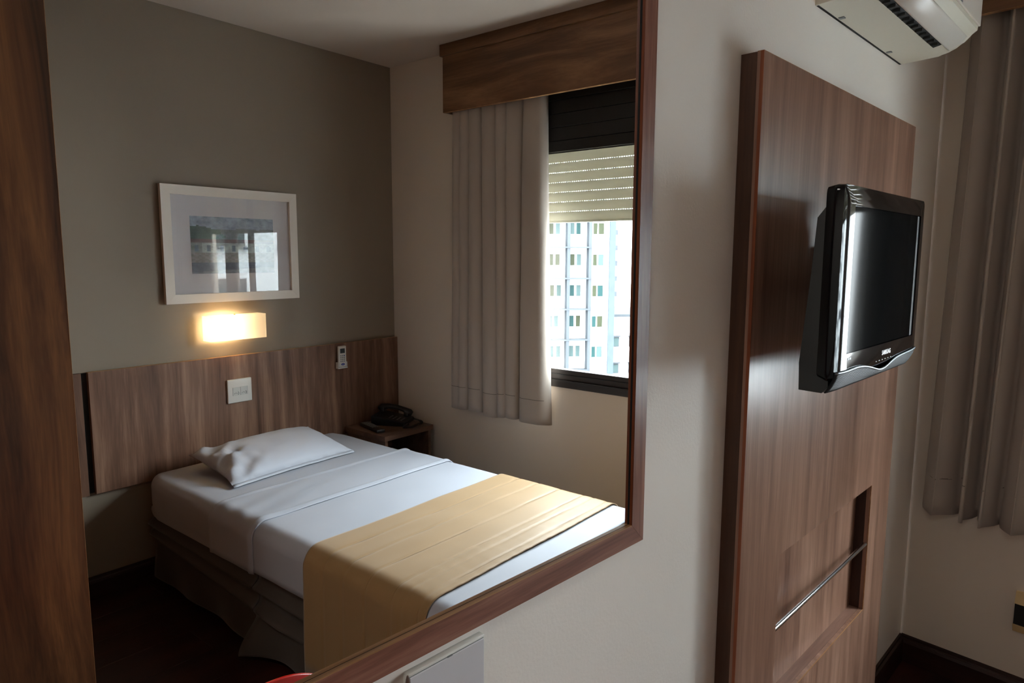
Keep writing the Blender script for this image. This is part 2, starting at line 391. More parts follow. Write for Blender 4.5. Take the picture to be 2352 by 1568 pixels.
curtain((-.06, .87, .62), .575, 1.155, .555, 1.195, ([.5, .5, .7, .95, .5, .9, 1.15], [.55, .5, 1.0, 1.15, .35, .6, 1.8]), 3, 'taupe curtain gathered beside the headboard corner, left side of the window', lift=lambda u: .012 * (1 - u))
curtain((-.06, 2.45, .62), 2.70, 2.17, 2.735, 2.13, ([.8, .5, .6, .7, .9, .8], [1.0, .45, .55, .9, 1.4, 1.0]), 11, 'taupe curtain hanging at the corner beside the television wall', lift=lambda u: .0, zb=.60, amp=.053, xc=-.052)
curtain((-.03, 1.8, .62), 1.72, 1.86, 1.72, 1.87, ([1, 1], [1, 1]), 5, 'narrow strip of taupe curtain hanging before the middle of the window', hem=False, amp=.018)

# ---------------------------------------------------------------- mirror
mi = thing('wall_mirror', (-2.4, 0, 1.04), 'large wall mirror in a walnut frame reflecting the bed', 'mirror', frame=MF)
X0, X1, Z0, Z1 = -3.25, -1.7725, 1.0027, 2.34
fw, fd = .0330, .0072
part('mirror_glass', bx(X0 + .02, X1 - .018, 0, .0045, Z0 + .018, Z1 - .02), M_mirror, mi)
def rail(pts, m):
    bm = B()
    A = [bm.verts.new((p[0], -fd, p[1])) for p in pts]; Bq = [bm.verts.new((p[0], .004, p[1])) for p in pts]
    bm.faces.new(A); bm.faces.new(Bq[::-1])
    for i in range(4): bm.faces.new((A[i], Bq[i], Bq[(i + 1) % 4], A[(i + 1) % 4]))
    return part('frame_rail', bm, m, mi)
g = .0002
rail([(X0, Z0), (X1 - g, Z0), (X1 - fw - g, Z0 + fw), (X0 + fw, Z0 + fw)], M_frh)
rail([(X1, Z0 + g), (X1, Z1), (X1 - fw, Z1 - fw), (X1 - fw, Z0 + fw + g)], M_frw)
rail([(X1 - g, Z1), (X0, Z1), (X0 + fw, Z1 - fw), (X1 - fw - g, Z1 - fw)], M_frh)
rail([(X0, Z1 - g), (X0, Z0 + g), (X0 + fw, Z0 + fw + g), (X0 + fw, Z1 - fw - g)], M_frw)
M_edr = wood('frame_edge_wood', srgb(96, 44, 20), srgb(128, 66, 34), srgb(150, 88, 50), axis='z', across=40, rough=.45)
part('inner_edge', bx(X1 - fw - .0008, X1 - fw, -fd + .0008, -.002, Z0 + fw, Z1 - fw), M_edr, mi, label='reddish raw inner edge of the frame')
part('inner_edge', bx(X0 + fw, X1 - fw - .0008, -fd + .0002, -.0005, Z0 + fw, Z0 + fw + .0010), M_edge, mi, label='light tan inner edge of the frame')

part('shadow_gap', bx(X1 - fw - .0010, X1 - fw, -.0016, 0, Z0 + fw, Z1 - fw), M_dark, mi)
part('shadow_gap', bx(X0 + fw, X1 - fw - .0010, -.0005, 0, Z0 + fw, Z0 + fw + .0008), M_dark, mi)
# ---------------------------------------------------------------- plate under the mirror
M_platei = plain('plate_panel', srgb(206, 204, 208), .35); M_tvs0 = plain('plate_side_brown', srgb(92, 72, 64), .4)
sp_ = thing('switch_plate', (-2.194, .005, .925), 'white square blank wall plate under the mirror frame', 'wall plate', frame=MF)
part('plate', bx(-2.256, -2.133, -.0045, .006, .864, .9865, bev=.002, seg=3), M_white, sp_, smooth=True)
part('inner_panel', bx(-2.2545, -2.136, -.0062, -.004, .868, .9825, bev=.0008, seg=1), M_platei, sp_)
part('notch', bx(-2.197, -2.189, -.0060, -.0044, .9823, .9836), M_grey, sp_)
part('seam', bx(-2.2545, -2.136, -.0050, -.0044, .9824, .9832), M_grey, sp_)
fn = B(); bmesh.ops.create_uvsphere(fn, u_segments=16, v_segments=10, radius=1); bmesh.ops.scale(fn, verts=fn.verts, vec=(.0035, .004, .03)); bmesh.ops.translate(fn, verts=fn.verts, vec=(-2.2565, -.004, .957))  # brown ellipsoid stands for the plate's dark rounded left side
part('plate_left_side', fn, M_tvs0, sp_, smooth=True, label='dark rounded left side of the plate')

# ---------------------------------------------------------------- television panel
tp = thing('television_wall_unit', (-.967, .005, 0), 'tall walnut television panel with a recessed niche and chrome rail', 'wall unit', frame=MF)
PX0, PX1, PZ1, PT = -1.471, -.463, 1.8345, -.0386
NX0, NX1, NZ0, NZ1 = -1.276, -.641, .452, .825
def faceplate():
    bm = B()
    for (a, b_, c, d) in ((PX0, PX1, NZ1, PZ1), (PX0, PX1, .02, NZ0), (PX0, NX0, NZ0, NZ1), (NX1, PX1, NZ0, NZ1)):
        v = [bm.verts.new(q) for q in ((a, PT, c), (b_, PT, c), (b_, PT, d), (a, PT, d))]; bm.faces.new(v)
    bmesh.ops.remove_doubles(bm, verts=bm.verts, dist=.0001)
    r = bmesh.ops.extrude_face_region(bm, geom=list(bm.faces))
    bmesh.ops.translate(bm, verts=[e for e in r['geom'] if isinstance(e, bmesh.types.BMVert)], vec=(0, .012, 0))
    return bm
part('face_board', faceplate(), M_tvw, tp)
part('side_board', bx(PX0 + .0004, PX0 + .018, PT + .0125, .0045, .02, PZ1 - .0004), M_tvs, tp, label='walnut side edge with its shade put into the colour')
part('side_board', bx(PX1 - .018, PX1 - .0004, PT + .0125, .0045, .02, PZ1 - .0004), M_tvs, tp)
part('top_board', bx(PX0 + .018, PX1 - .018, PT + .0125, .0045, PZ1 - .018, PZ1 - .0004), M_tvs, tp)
M_tvb = wood('panel_walnut_niche', *TVW, axis='z', across=22, rough=.4, fig=.45, off=7)
part('niche_back', bx(NX0 - .01, NX1 + .01, .0, .0045, NZ0 - .01, NZ1 + .01), M_tvb, tp)
M_nsd = wood('niche_side_shade', srgb(34, 16, 12), srgb(52, 28, 20), srgb(70, 40, 30), axis='z', across=40, rough=.45)  # side turned from the window, its deep shade is in the colour
part('niche_side', bx(NX1, NX1 + .012, PT + .0125, 0, NZ0, NZ1), M_nsd, tp, label='inner side of the niche with its shade put into the colour')
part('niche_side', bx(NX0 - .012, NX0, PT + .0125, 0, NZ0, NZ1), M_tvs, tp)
M_ledge = wood('ledge_walnut', srgb(96, 66, 54), srgb(124, 92, 78), srgb(148, 114, 98), axis='x', across=30, rough=.42)
part('niche_ledge', bx(NX0, NX1, PT + .0125, 0, NZ0 - .012, NZ0), M_ledge, tp)
part('ledge_edge_band', bx(NX0, NX1, PT - .0004, PT + .0018, NZ0 - .0001, NZ0 + .0006), M_edge, tp, label='pale raw edge of the niche ledge')
part('niche_edge_band', bx(NX1 - .0006, NX1 + .0001, PT - .0004, PT + .0018, NZ0, NZ1), M_edge, tp)
part('left_edge_band', bx(PX0 - .0003, PX0 + .0012, PT - .0003, PT + .006, .02, PZ1), M_edr, tp)
part('top_edge_band', bx(PX0, PX1, PT - .0002, PT + .012, PZ1, PZ1 + .0006), M_edge, tp)
part('rail', tube(B(), [(NX0 - .002, PT + .006, .648), (NX1 + .002, PT + .006, .650)], .0055, 16), M_chrome, tp, label='thin chrome rail across the niche', smooth=True)

# ---------------------------------------------------------------- television
tv = thing('television', (-1.232, -.2, 1.235), 'glossy black flat television mounted on the walnut panel', 'television', frame=MF)
TX0, TX1, TZ0, TZ1, TY = -1.487, -.974, 1.238, 1.590, -.2
SX0, SX1, SZ0, SZ1 = -1.441, -1.017, 1.298, 1.555
def bezel():
    bm = B()
    # rings: back outer, front outer, bevel, opening rim, opening depth; x0,x1,z0,z1,y
    R_ = [(TX0 + .004, TX1 - .004, TZ0 + .02, TZ1 - .003, TY + .034), (TX0, TX1, TZ0 + .014, TZ1, TY + .017), (TX0 + .001, TX1 - .001, TZ0 + .016, TZ1 - .001, TY + .0045),
          (TX0 + .010, TX1 - .010, TZ0 + .018, TZ1 - .008, TY + .0028), (TX0 + .028, TX1 - .028, TZ0 + .022, TZ1 - .020, TY + .0010), (SX0 - .001, SX1 + .001, TZ0 + .026, SZ1 + .010, TY)]
    rings = []
    for (a, b_, c, d, y) in R_:
        r = min(.012, .02); pts = []
        for (cx, cz, a0) in ((b_ - r, d - r, 0), (a + r, d - r, 1), (a + r, c + r, 2), (b_ - r, c + r, 3)):
            for k in range(4):
                t = (a0 + k / 3) * PI / 2; pts.append((cx + r * math.cos(t), y, cz + r * math.sin(t)))
        rings.append([bm.verts.new(p) for p in pts])
    n = 16
    for A, Bq in zip(rings, rings[1:]):
        for k in range(n): bm.faces.new((A[k], A[(k + 1) % n], Bq[(k + 1) % n], Bq[k]))
    # flat front down to the screen opening
    last = rings[-1]
    # opening rim corner order: right-top, left-top, left-bottom, right-bottom
    oc = [bm.verts.new(p) for p in ((SX1, TY, SZ1), (SX0, TY, SZ1), (SX0, TY, SZ0), (SX1, TY, SZ0))]
    od = [bm.verts.new(p) for p in ((SX1, TY + .010, SZ1), (SX0, TY + .003, SZ1), (SX0, TY + .003, SZ0), (SX1, TY + .010, SZ0))]
    for q in range(4):
        base = q * 4
        for k in range(3): bm.faces.new((last[base + k], last[base + k + 1], oc[q]))
        nx = (base + 4) % 16
        bm.faces.new((last[base + 3], last[nx], oc[(q + 1) % 4], oc[q]))
        bm.faces.new((oc[q], oc[(q + 1) % 4], od[(q + 1) % 4], od[q]))
    bm.faces.new(rings[0][::-1])
    return bm
part('bezel', bezel(), M_gloss, tv, smooth=True, auto=28)
scb = B(); v = [scb.verts.new(q) for q in ((SX0 + .0002, TY + .0028, SZ0 + .0002), (SX1 - .0002, TY + .0028, SZ0 + .0002), (SX1 - .0002, TY + .0028, SZ1 - .0002), (SX0 + .0002, TY + .0028, SZ1 - .0002))]; scb.faces.new(v)
r_ = bmesh.ops.extrude_face_region(scb, geom=list(scb.faces)); bmesh.ops.translate(scb, verts=[e for e in r_['geom'] if isinstance(e, bmesh.types.BMVert)], vec=(0, .003, 0))
part('screen', scb, M_scr, tv)
part('screen_edge_gap', bx(SX1 - .016, SX1 - .0004, TY + .0022, TY + .0029, SZ0 + .001, SZ1 - .001), M_dark, tv)
hs = B()
prism(hs, [(TY + .016, TZ0 + .004), (TY + .026, TZ0 - .008), (TY + .066, TZ0 - .007), (TY + .068, 1.28), (TY + .056, 1.43), (TY + .050, 1.535), (TY + .034, 1.556), (TY + .030, 1.556)], 'x', TX0 + .012, TX1 - .022)
part('back_housing', hs, M_black, tv, smooth=True, auto=30)
# speaker strip under the wave
def wave(x):
    t = (x - TX0) / (TX1 - TX0)
    return 1.262 - .014 * math.exp(-((t - .5) / .13) ** 2) + .004 * math.exp(-((t - .22) / .12) ** 2) + .006 * (t - .5) ** 2 * 4
def edged(x):   # how far the rounded edge falls back
    return interp([0, .001, .010, .028, .045], [.006, .0045, .0028, .0010, 0], min(x - TX0, TX1 - x))
def gr(u, v):
    x = lerp(TX0 + .003, TX1 - .003, u); zt = wave(x)
    ang = v * 1.15
    zz = lerp(zt, 1.2325, (1 - math.cos(ang)) / (1 - math.cos(1.15)) * .25 + v * .75)
    return (x, TY - .001 + .015 * (v ** 1.8) + edged(x), zz)
gm, gt, gb = new_mat('speaker_mesh'); gb.inputs['Base Color'].default_value = srgb(34, 37, 40); gb.inputs['Roughness'].default_value = .5; gb.inputs['Specular IOR Level'].default_value = .2
gc = gt.nodes.new('ShaderNodeTexCoord'); gw = gt.nodes.new('ShaderNodeTexWave'); gw.bands_direction = 'Z'; gw.inputs['Scale'].default_value = 150
gbp = gt.nodes.new('ShaderNodeBump'); gbp.inputs['Strength'].default_value = .7; gbp.inputs['Distance'].default_value = .001
gt.links.new(gc.outputs['Object'], gw.inputs[0]); gt.links.new(gw.outputs['Fac'], gbp.inputs['Height']); gt.links.new(gbp.outputs[0], gb.inputs['Normal'])
part('speaker_grille', grid(B(), 40, 8, gr), gm, tv, smooth=True, auto=None, solid=.002)
part('wave_trim', grid(B(), 48, 2, lambda u, v: (lerp(TX0 + .003, TX1 - .003, u), TY - .0022 + edged(lerp(TX0 + .003, TX1 - .003, u)), wave(lerp(TX0, TX1, u)) + .0018 - .0034 * v)), M_silver, tv, smooth=True, auto=None, solid=.002, label='thin silver wavy trim')
M_logo = plain('logo_silver', srgb(226, 228, 230), .4)
text_mesh('logo', 'SAMSUNG', .0125, M_logo, tv, (-1.205, TY - .0009, 1.2795), (1, 0, 0), (0, 0, 1))
tl = B()
for i in range(6): box(tl, -1.268 + i * .019, -1.262 + i * .019, TY - .0006, TY, 1.2655 , 1.2668)
part('button_marks', tl, M_key, tv)
part('badge', box(bx(-1.432, -1.426, TY - .0006, TY, 1.2865, 1.2905), -1.424, -1.415, TY - .0006, TY, 1.2865, 1.2905), M_key, tv)
mt = B(); box(mt, -1.19, -1.05, TY + .062, TY + .085, 1.34, 1.48, bev=.002); box(mt, -1.14, -1.10, TY + .08, PT - .002, 1.38, 1.44); box(mt, -1.18, -1.06, PT - .012, PT, 1.33, 1.49, bev=.002)
part('wall_mount', mt, M_black, tv)

# ---------------------------------------------------------------- air conditioner
AX0, AX1 = -1.135, -.503
ac = thing('air_conditioner', (-.82, .005, 2.0), 'white split air conditioner high on the wall above the television', 'air conditioner', frame=MF)
prof = [(.005, 2.005), (-.047, 2.007), (-.092, 2.009), (-.115, 2.014), (-.133, 2.022), (-.149, 2.034), (-.161, 2.046), (-.177, 2.058), (-.180, 2.09), (-.181, 2.137), (-.178, 2.22), (-.166, 2.262), (-.14, 2.272), (.005, 2.272)]
body = prism(B(), prof, 'x', AX0, AX1)
es = [e for e in body.edges if abs(e.verts[0].co.x - e.verts[1].co.x) < 1e-5 and len(e.link_faces) == 2 and max(e.verts[0].co.y, e.verts[1].co.y) < .0]
bmesh.ops.bevel(body, geom=es, offset=.004, segments=2, affect='EDGES')
part('body', body, M_acw, ac, smooth=True, auto=30)
def yz(s):   # walk along the underside/front outline; s in metres of -y
    ys = [-p[0] for p in prof[:8]]; zs = [p[1] for p in prof[:8]]
    return interp(ys, zs, s)
def strip(y0, y1, x0, x1, off, n=10):
    def P(u, v):
        yy = lerp(y0, y1, v); e = .0005
        dz = (yz(yy + .002) - yz(yy - .002)) / .004; L_ = math.hypot(1, dz); ny, nz_ = -dz / L_ * -1, -1 / L_
        return (lerp(x0, x1, u), -(yy) + off * (-dz / L_), yz(yy) - off / L_)
    return grid(B(), 2, n, P)
part('outlet_slot', strip(.098, .120, -1.095, -.598, .0006), M_dark, ac, label='black air outlet slot')
M_vane = plain('vane_grey', srgb(60, 66, 66), .4)
for i in range(13):
    xx = -1.08 + i * .037
    if i == 0: v0 = part('vane', bx(xx, xx + .0007, -.117, -.101, 2.0062, 2.0128), M_vane, ac).data
    else: put('vane', v0, (i * .037, 0, 0), ac)
part('outlet_lip', strip(.0955, .0985, -1.10, -.592, .0012, 2), M_acw, ac, solid=.001)
part('outlet_flap', strip(.1185, .158, -1.10, -.53, .0022), M_acf, ac, smooth=True, auto=None, solid=.0022)
part('front_panel', bx(AX0 + .004, AX1 - .004, -.1835, -.178, 2.066, 2.262, bev=.002), M_acf, ac)
part('display_window', bx(-.77, -.725, -.1845, -.1830, 2.070, 2.088, bev=.0006, seg=1), M_grey, ac)
for xx in (-1.02, -.66):
    part('clip', bx(xx, xx + .012, -.016, -.004, 2.0035, 2.006), M_grey, ac)
part('back_plate', bx(AX0 + .006, AX1 - .002, -.0005, .0045, 2.0046, 2.25), M_dark, ac)

# ---------------------------------------------------------------- cream wall outlet on the window wall
ou = thing('wall_outlet', (0, 2.38, .32), 'cream wall outlet with black middle under the curtain near the floor', 'outlet')
OY0, OY1 = 2.325, 2.443
def oprism(z0, z1, d0, d1, m, nm):
    bm = B(); prism(bm, [(0.001, z0), (-d0, z0), (-d1, z1), (0.001, z1)], 'y', OY0, OY1); return part(nm, bm, m, ou)
oprism(.350, .389, .019, .010, M_cream, 'upper_cover'); oprism(.253, .280, .010, .019, M_cream, 'lower_cover')
part('socket_module', bx(-.0175, .001, OY0 + .001, OY1 - .001, .280, .350), M_dark, ou, label='black socket module')

# ---------------------------------------------------------------- headboard
hb = thing('headboard', (-.85, 0, .46), 'wide walnut headboard panel fixed to the wall behind the bed', 'headboard')
HZ0, HZ1 = .462, .9815
part('panel', bx(-1.686, -.002, .008, .028, HZ0, HZ1, bev=.0008, seg=1), M_hb, hb)
M_hb2 = wood('headboard_walnut_b', srgb(74, 48, 36), srgb(112, 82, 65), srgb(142, 110, 90), axis='z', across=13, rough=.42, off=17, cath=.08)
part('panel', bx(-2.138, -1.712, .008, .028, HZ0, HZ1, bev=.0008, seg=1), M_hb2, hb, label='narrow left panel beyond the dark gap')
part('backing_strip', bx(-1.74, -1.66, .0, .008, HZ0 + .003, HZ1 - .003), M_dark, hb)
part('batten', bx(-1.6, -.05, 0, .008, HZ0 + .02, HZ1 - .02), M_dark, hb)
part('batten', bx(-2.12, -1.76, 0, .008, HZ0 + .02, HZ1 - .02), M_dark, hb)
part('edge_band', bx(-1.686, -.002, .008, .028, HZ1, HZ1 + .0008), M_edge, hb)

# ---------------------------------------------------------------- double socket on the headboard
so = thing('wall_socket', (-1.029, .028, .81), 'white double socket plate on the headboard above the pillow', 'socket')
part('plate', bx(-1.092, -.966, .028, .0395, .752, .868, bev=.004, seg=3), M_white, so, smooth=True)
M_sock = plain('socket_insert', srgb(196, 198, 194), .4)
for k, xx in enumerate((-1.066, -1.0265)):
    m_ = part('module', bx(xx, xx + .036, .0385, .0405, .7875, .828, bev=.0006, seg=1), M_sock, so)
    hb_ = B()
    for q, (dx, dz) in enumerate(((.008, .7975), (.0145, .8005), (.021, .7985))):
        c = bmesh.ops.create_cone(hb_, cap_ends=True, segments=12, radius1=.0016, radius2=.0016, depth=.001)
        bmesh.ops.rotate(hb_, verts=c['verts'], cent=(0, 0, 0), matrix=Matrix.Rotation(PI / 2, 3, 'X')); bmesh.ops.translate(hb_, verts=c['verts'], vec=(xx + dx, .0405, dz))
    part('pin_hole', hb_, M_dark, m_)
    ar = B(); pts = [(xx + .0225 + .008 * math.cos(t), .0405, .7985 + .008 * math.sin(t)) for t in [(-1.1 + i * .275) for i in range(9)]]
    tube(ar, pts, .0013, 6); part('recess', ar, M_grey, m_)
    part('module_gap', bx(xx - .0012, xx, .0386, .0400, .7875, .828), M_grey, so)
part('module_gap', bx(-.9905, -.9893, .0386, .0400, .7875, .828), M_grey, so)

# ---------------------------------------------------------------- remote control in its holder
rc = thing('remote_control', (-.425, .032, .855), 'white air conditioner remote with grey display held on the headboard', 'remote control')
part('case', bx(-.449, -.398, .036, .052, .853, .970, bev=.005, seg=3), M_white, rc, smooth=True)
part('display', bx(-.440, -.409, .0515, .0526, .930, .956, bev=.0004, seg=1), M_lcd, rc)
for r0 in range(4):
    for c0 in range(3):
        part('button', bx(-.440 + c0 * .0115, -.4325 + c0 * .0115, .0515, .0530, .882 + r0 * .0105, .8875 + r0 * .0105, bev=.001, seg=1), M_blue if (r0 == 3 and c0 == 2) else M_grey, rc)
lb = B(); c = bmesh.ops.create_cone(lb, cap_ends=True, segments=20, radius1=1, radius2=1, depth=1)
bmesh.ops.scale(lb, verts=lb.verts, vec=(.0125, .0058, .001)); bmesh.ops.rotate(lb, verts=lb.verts, cent=(0, 0, 0), matrix=Matrix.Rotation(PI / 2, 3, 'X')); bmesh.ops.translate(lb, verts=lb.verts, vec=(-.4235, .0524, .868))
part('badge', lb, M_blue, rc, label='blue oval badge')
part('badge_lettering', bx(-.431, -.416, .0528, .0532, .8672, .8688), M_key, rc)
rh = thing('remote_holder', (-.4245, .028, .846), 'small white wall holder carrying the air conditioner remote', 'holder')
hh = B(); box(hh, -.455, -.392, .028, .0335, .845, .880, bev=.0015); box(hh, -.455, -.4515, .030, .050, .845, .880, bev=.001); box(hh, -.3955, -.392, .030, .050, .845, .880, bev=.001); box(hh, -.455, -.392, .030, .053, .845, .8505, bev=.001)
part('bracket', hh, M_white, rh, smooth=True)

# ---------------------------------------------------------------- framed picture
pf = thing('framed_picture', (-1.008, .004, 1.245), 'cream framed street photograph under glass above the bed', 'picture')
QX0, QX1, QZ0, QZ1 = -1.350, -.668, 1.246, 1.778
t_ = .042
def prail(pts):
    bm = B(); A = [bm.verts.new((p[0], .026, p[1])) for p in pts]; Bq = [bm.verts.new((p[0], .006, p[1])) for p in pts]
    bm.faces.new(A); bm.faces.new(Bq[::-1])
    for i in range(4): bm.faces.new((A[i], Bq[i], Bq[(i + 1) % 4], A[(i + 1) % 4]))
    return part('frame_rail', bm, M_frame, pf)
g = .0003
prail([(QX0, QZ0), (QX1, QZ0), (QX1 - t_, QZ0 + t_), (QX0 + t_, QZ0 + t_)])
prail([(QX0, QZ1), (QX1, QZ1), (QX1 - t_, QZ1 - t_), (QX0 + t_, QZ1 - t_)])
prail([(QX0 - 0, QZ0 + g), (QX0, QZ1 - g), (QX0 + t_, QZ1 - t_ - g), (QX0 + t_, QZ0 + t_ + g)])
prail([(QX1, QZ0 + g), (QX1, QZ1 - g), (QX1 - t_, QZ1 - t_ - g), (QX1 - t_, QZ0 + t_ + g)])
part('backing', bx(QX0 + .01, QX1 - .01, .001, .008, QZ0 + .01, QZ1 - .01), M_dkbd, pf)
part('mat_board', bx(QX0 + t_ - .004, QX1 - t_ + .004, .0085, .011, QZ0 + t_ - .004, QZ1 - t_ + .004), M_mat, pf)
def pic(u, v):   # u right, v up: a colonial street under a wooded hill
    n = nz(u * 14, v * 14); n2 = nz(u * 40, v * 40, 3)
    if v > .80 + .06 * nz(u * 4, 1.3): c = (.26, .31, .38)
    elif v > .60: c = (.06, .10, .08) if u < .35 + .1 * n else (.17, .19, .20)
    elif v > .55: c = (.13, .08, .075)
    elif v > .36:
        c = (.36, .40, .38) if u > .12 else (.2, .22, .2)
        for k in range(7):
            if abs(u - (.06 + k * .145)) < .022 and .40 < v < .47 + .04 * math.sqrt(max(0, 1 - ((u - (.06 + k * .145)) / .022) ** 2)): c = (.10, .14, .18)
    elif v > .20: c = (.20, .18, .16) if (int(u * 26) + int(v * 30)) % 2 else (.24, .23, .21)
    else: c = (.08, .09, .12) if v > .02 + u * .1 else (.16, .16, .18)
    k = 1 + .5 * n + .3 * n2
    return (c[0] * k, c[1] * k, c[2] * k, 1)
pb = B(); nu, nv = 72, 46
px0, px1, pz0, pz1 = -1.220, -.798, 1.380, 1.644
vv = [[pb.verts.new((lerp(px0, px1, i / nu), .0115, lerp(pz0, pz1, j / nv))) for j in range(nv + 1)] for i in range(nu + 1)]
cl = pb.loops.layers.float_color.new('print')
for i in range(nu):
    for j in range(nv):
        f = pb.faces.new((vv[i][j], vv[i][j + 1], vv[i + 1][j + 1], vv[i + 1][j])); c = pic((i + .5) / nu, (j + .5) / nv)
        for l in f.loops: l[cl] = c
M_print, ptt, pbb = new_mat('photo_print'); at = ptt.nodes.new('ShaderNodeVertexColor'); at.layer_name = 'print'
ptt.links.new(at.outputs[0], pbb.inputs['Base Color']); pbb.inputs['Roughness'].default_value = .5
part('print', pb, M_print, pf, label='street photograph with old houses below a wooded hill')
part('glass', bx(QX0 + t_ - .003, QX1 - t_ + .003, .0165, .0185, QZ0 + t_ - .003, QZ1 - t_ + .003), M_pglass, pf)

# ---------------------------------------------------------------- wall lamp
la = thing('wall_lamp', (-1.04, 0, 1.12), 'lit white rectangular box lamp on the wall above the headboard', 'wall lamp')
LX0, LX1, LZ0, LZ1, LY = -1.186, -.902, 1.066, 1.183, .088
M_shade = bpy.data.materials.new('frosted_lamp_glass'); M_shade.use_nodes = True; t = M_shade.node_tree; t.nodes.clear()
o_ = t.nodes.new('ShaderNodeOutputMaterial'); d_ = t.nodes.new('ShaderNodeBsdfDiffuse'); d_.inputs[0].default_value = (.85, .82, .78, 1)
tr_ = t.nodes.new('ShaderNodeBsdfTranslucent'); tr_.inputs[0].default_value = (.95, .86, .70, 1); ms_ = t.nodes.new('ShaderNodeMixShader'); ms_.inputs[0].default_value = .45
t.links.new(d_.outputs[0], ms_.inputs[1]); t.links.new(tr_.outputs[0], ms_.inputs[2]); t.links.new(ms_.outputs[0], o_.inputs[0])
shd = prism(B(), [(LX0, .012), (LX0, LY - .012), (LX0 + .004, LY - .004), (LX0 + .012, LY), (LX1 - .003, LY), (LX1, LY - .003), (LX1, .012)], 'z', LZ0, LZ1)
bk = [f for f in shd.faces if all(abs(v.co.y - .012) < 1e-5 for v in f.verts)]
bmesh.ops.delete(shd, geom=bk, context='FACES')
part('lamp_shade', shd, M_shade, la, smooth=True, auto=30)
part('back_plate', bx(-1.12, -.93, 0, .012, 1.085, 1.165), M_white, la)
part('lamp_holder', tube(B(), [(-.985, .045, 1.124), (-1.045, .045, 1.124)], .014, 14), M_white, la, smooth=True)
part('holder_bracket', bx(-1.0, -.975, .010, .045, 1.116, 1.132), M_white, la)
part('screw', bx(-1.05, -1.044, .05, .056, LZ1, LZ1 + .004), M_edge, la)
bm_ = B(); bmesh.ops.create_uvsphere(bm_, u_segments=16, v_segments=10, radius=.022); bmesh.ops.translate(bm_, verts=bm_.verts, vec=(-1.085, .048, 1.124))
M_bulb = bpy.data.materials.new('lit_bulb'); M_bulb.use_nodes = True; t = M_bulb.node_tree; t.nodes.clear()
o_ = t.nodes.new('ShaderNodeOutputMaterial'); e_ = t.nodes.new('ShaderNodeEmission'); e_.inputs[0].default_value = (1, .74, .42, 1); e_.inputs[1].default_value = 85; t.links.new(e_.outputs[0], o_.inputs[0])
part('bulb', bm_, M_bulb, la, label='lit warm bulb at the left inside the shade', smooth=True)

# ---------------------------------------------------------------- bed
XL, XR, YH, YF, MZ0, MZ1 = -1.505, -.475, .034, 1.972, .325, .505
bed = thing('bed', (-.99, 1.0, 0), 'single bed in white fitted sheet with brown skirted base', 'bed')
part('base', bx(-1.455, -.52, .05, 1.91, .04, .315, bev=.02), M_skirt, bed)
def rbox_map(p, x0, x1, y0, y1, z0, z1, r):
    return p
mb = bx(XL, XR, YH, YF, MZ0, MZ1, bev=.052, seg=6)
bmesh.ops.subdivide_edges(mb, edges=[e for e in mb.edges if e.calc_length() > .3], cuts=24, use_grid_fill=True)
for v in mb.verts:
    c = v.co; cx = (c.x - XL) / (XR - XL); cy_ = (c.y - YH) / (YF - YH)
    c.z += .004 * nz(c.x * 5, c.y * 5) * (1 if c.z > .45 else .5)
    if c.z < .47: c.x += .004 * nz(c.y * 6, c.z * 12, 2)
    if c.z < .377:
        kk = sstep(.377, .345, c.z)
        if c.x < XL + .055: c.x = lerp(c.x, XL + .004, kk)
        if c.x > XR - .055: c.x = lerp(c.x, XR - .004, kk)
    # head corners of the fitted sheet are pulled round
    k = max(0, 1 - cy_ / .06); ex = abs(cx - .5) * 2
    c.x -= (cx - .5) * .06 * k * ex
part('mattress', mb, M_sheet, bed, label='mattress in a white fitted sheet', smooth=True, auto=None)
# skirt
def sk_left(u, v, y0, y1):
    y = lerp(y0, y1, u); z = lerp(.322, .028, v)
    out = .016
    r1 = .285 - .03 * (y - .1); r2 = .245 - .075 * y; r3 = .20 - .03 * y
    out += .030 * math.exp(-((z - r1) / .017) ** 2) + .026 * math.exp(-((z - r2) / .018) ** 2) * (1 if y < 1.0 else max(0, 1 - (y - 1.0) / .35))
    out += .018 * math.exp(-((z - .19 + .02 * y) / .016) ** 2) * sstep(.9, 1.1, y)
    lo = sstep(.19, .03, z)
    if y0 > .9: out += lo * (.062 * math.exp(-(y - .925) / .10) + .012 * math.sin(y * 16) + .02)
    else: out += lo * (.040 * math.exp(-(.925 - y) / .09) + .008 * math.sin(y * 19) + .006)
    z += .01 * nz(y * 5, z * 4) * lo
    return (-1.458 - out, y, max(z, .012))
part('bed_skirt', grid(B(), 40, 40, lambda u, v: sk_left(u, v, .06, .917)), M_skirt, bed, label='brown skirt, head half of the long side', smooth=True, auto=None, solid=.002)
part('bed_skirt', grid(B(), 44, 40, lambda u, v: sk_left(u, v, .921, 1.92)), M_skirt, bed, label='brown skirt, foot half with an open pleat', smooth=True, auto=None, solid=.002)
part('bed_skirt', grid(B(), 40, 12, lambda u, v: (lerp(-1.462, -.52, u), 1.925 + .010 * v * (1 + math.sin(u * 40)), lerp(.322, .014, v))), M_skirt, bed, smooth=True, auto=None, solid=.002)
part('bed_skirt', grid(B(), 60, 12, lambda u, v: (-.515 + .012 * v * (1 + math.sin(u * 60)), lerp(.06, 1.885, u), lerp(.322, .014, v))), M_skirt, bed, smooth=True, auto=None, solid=.002)

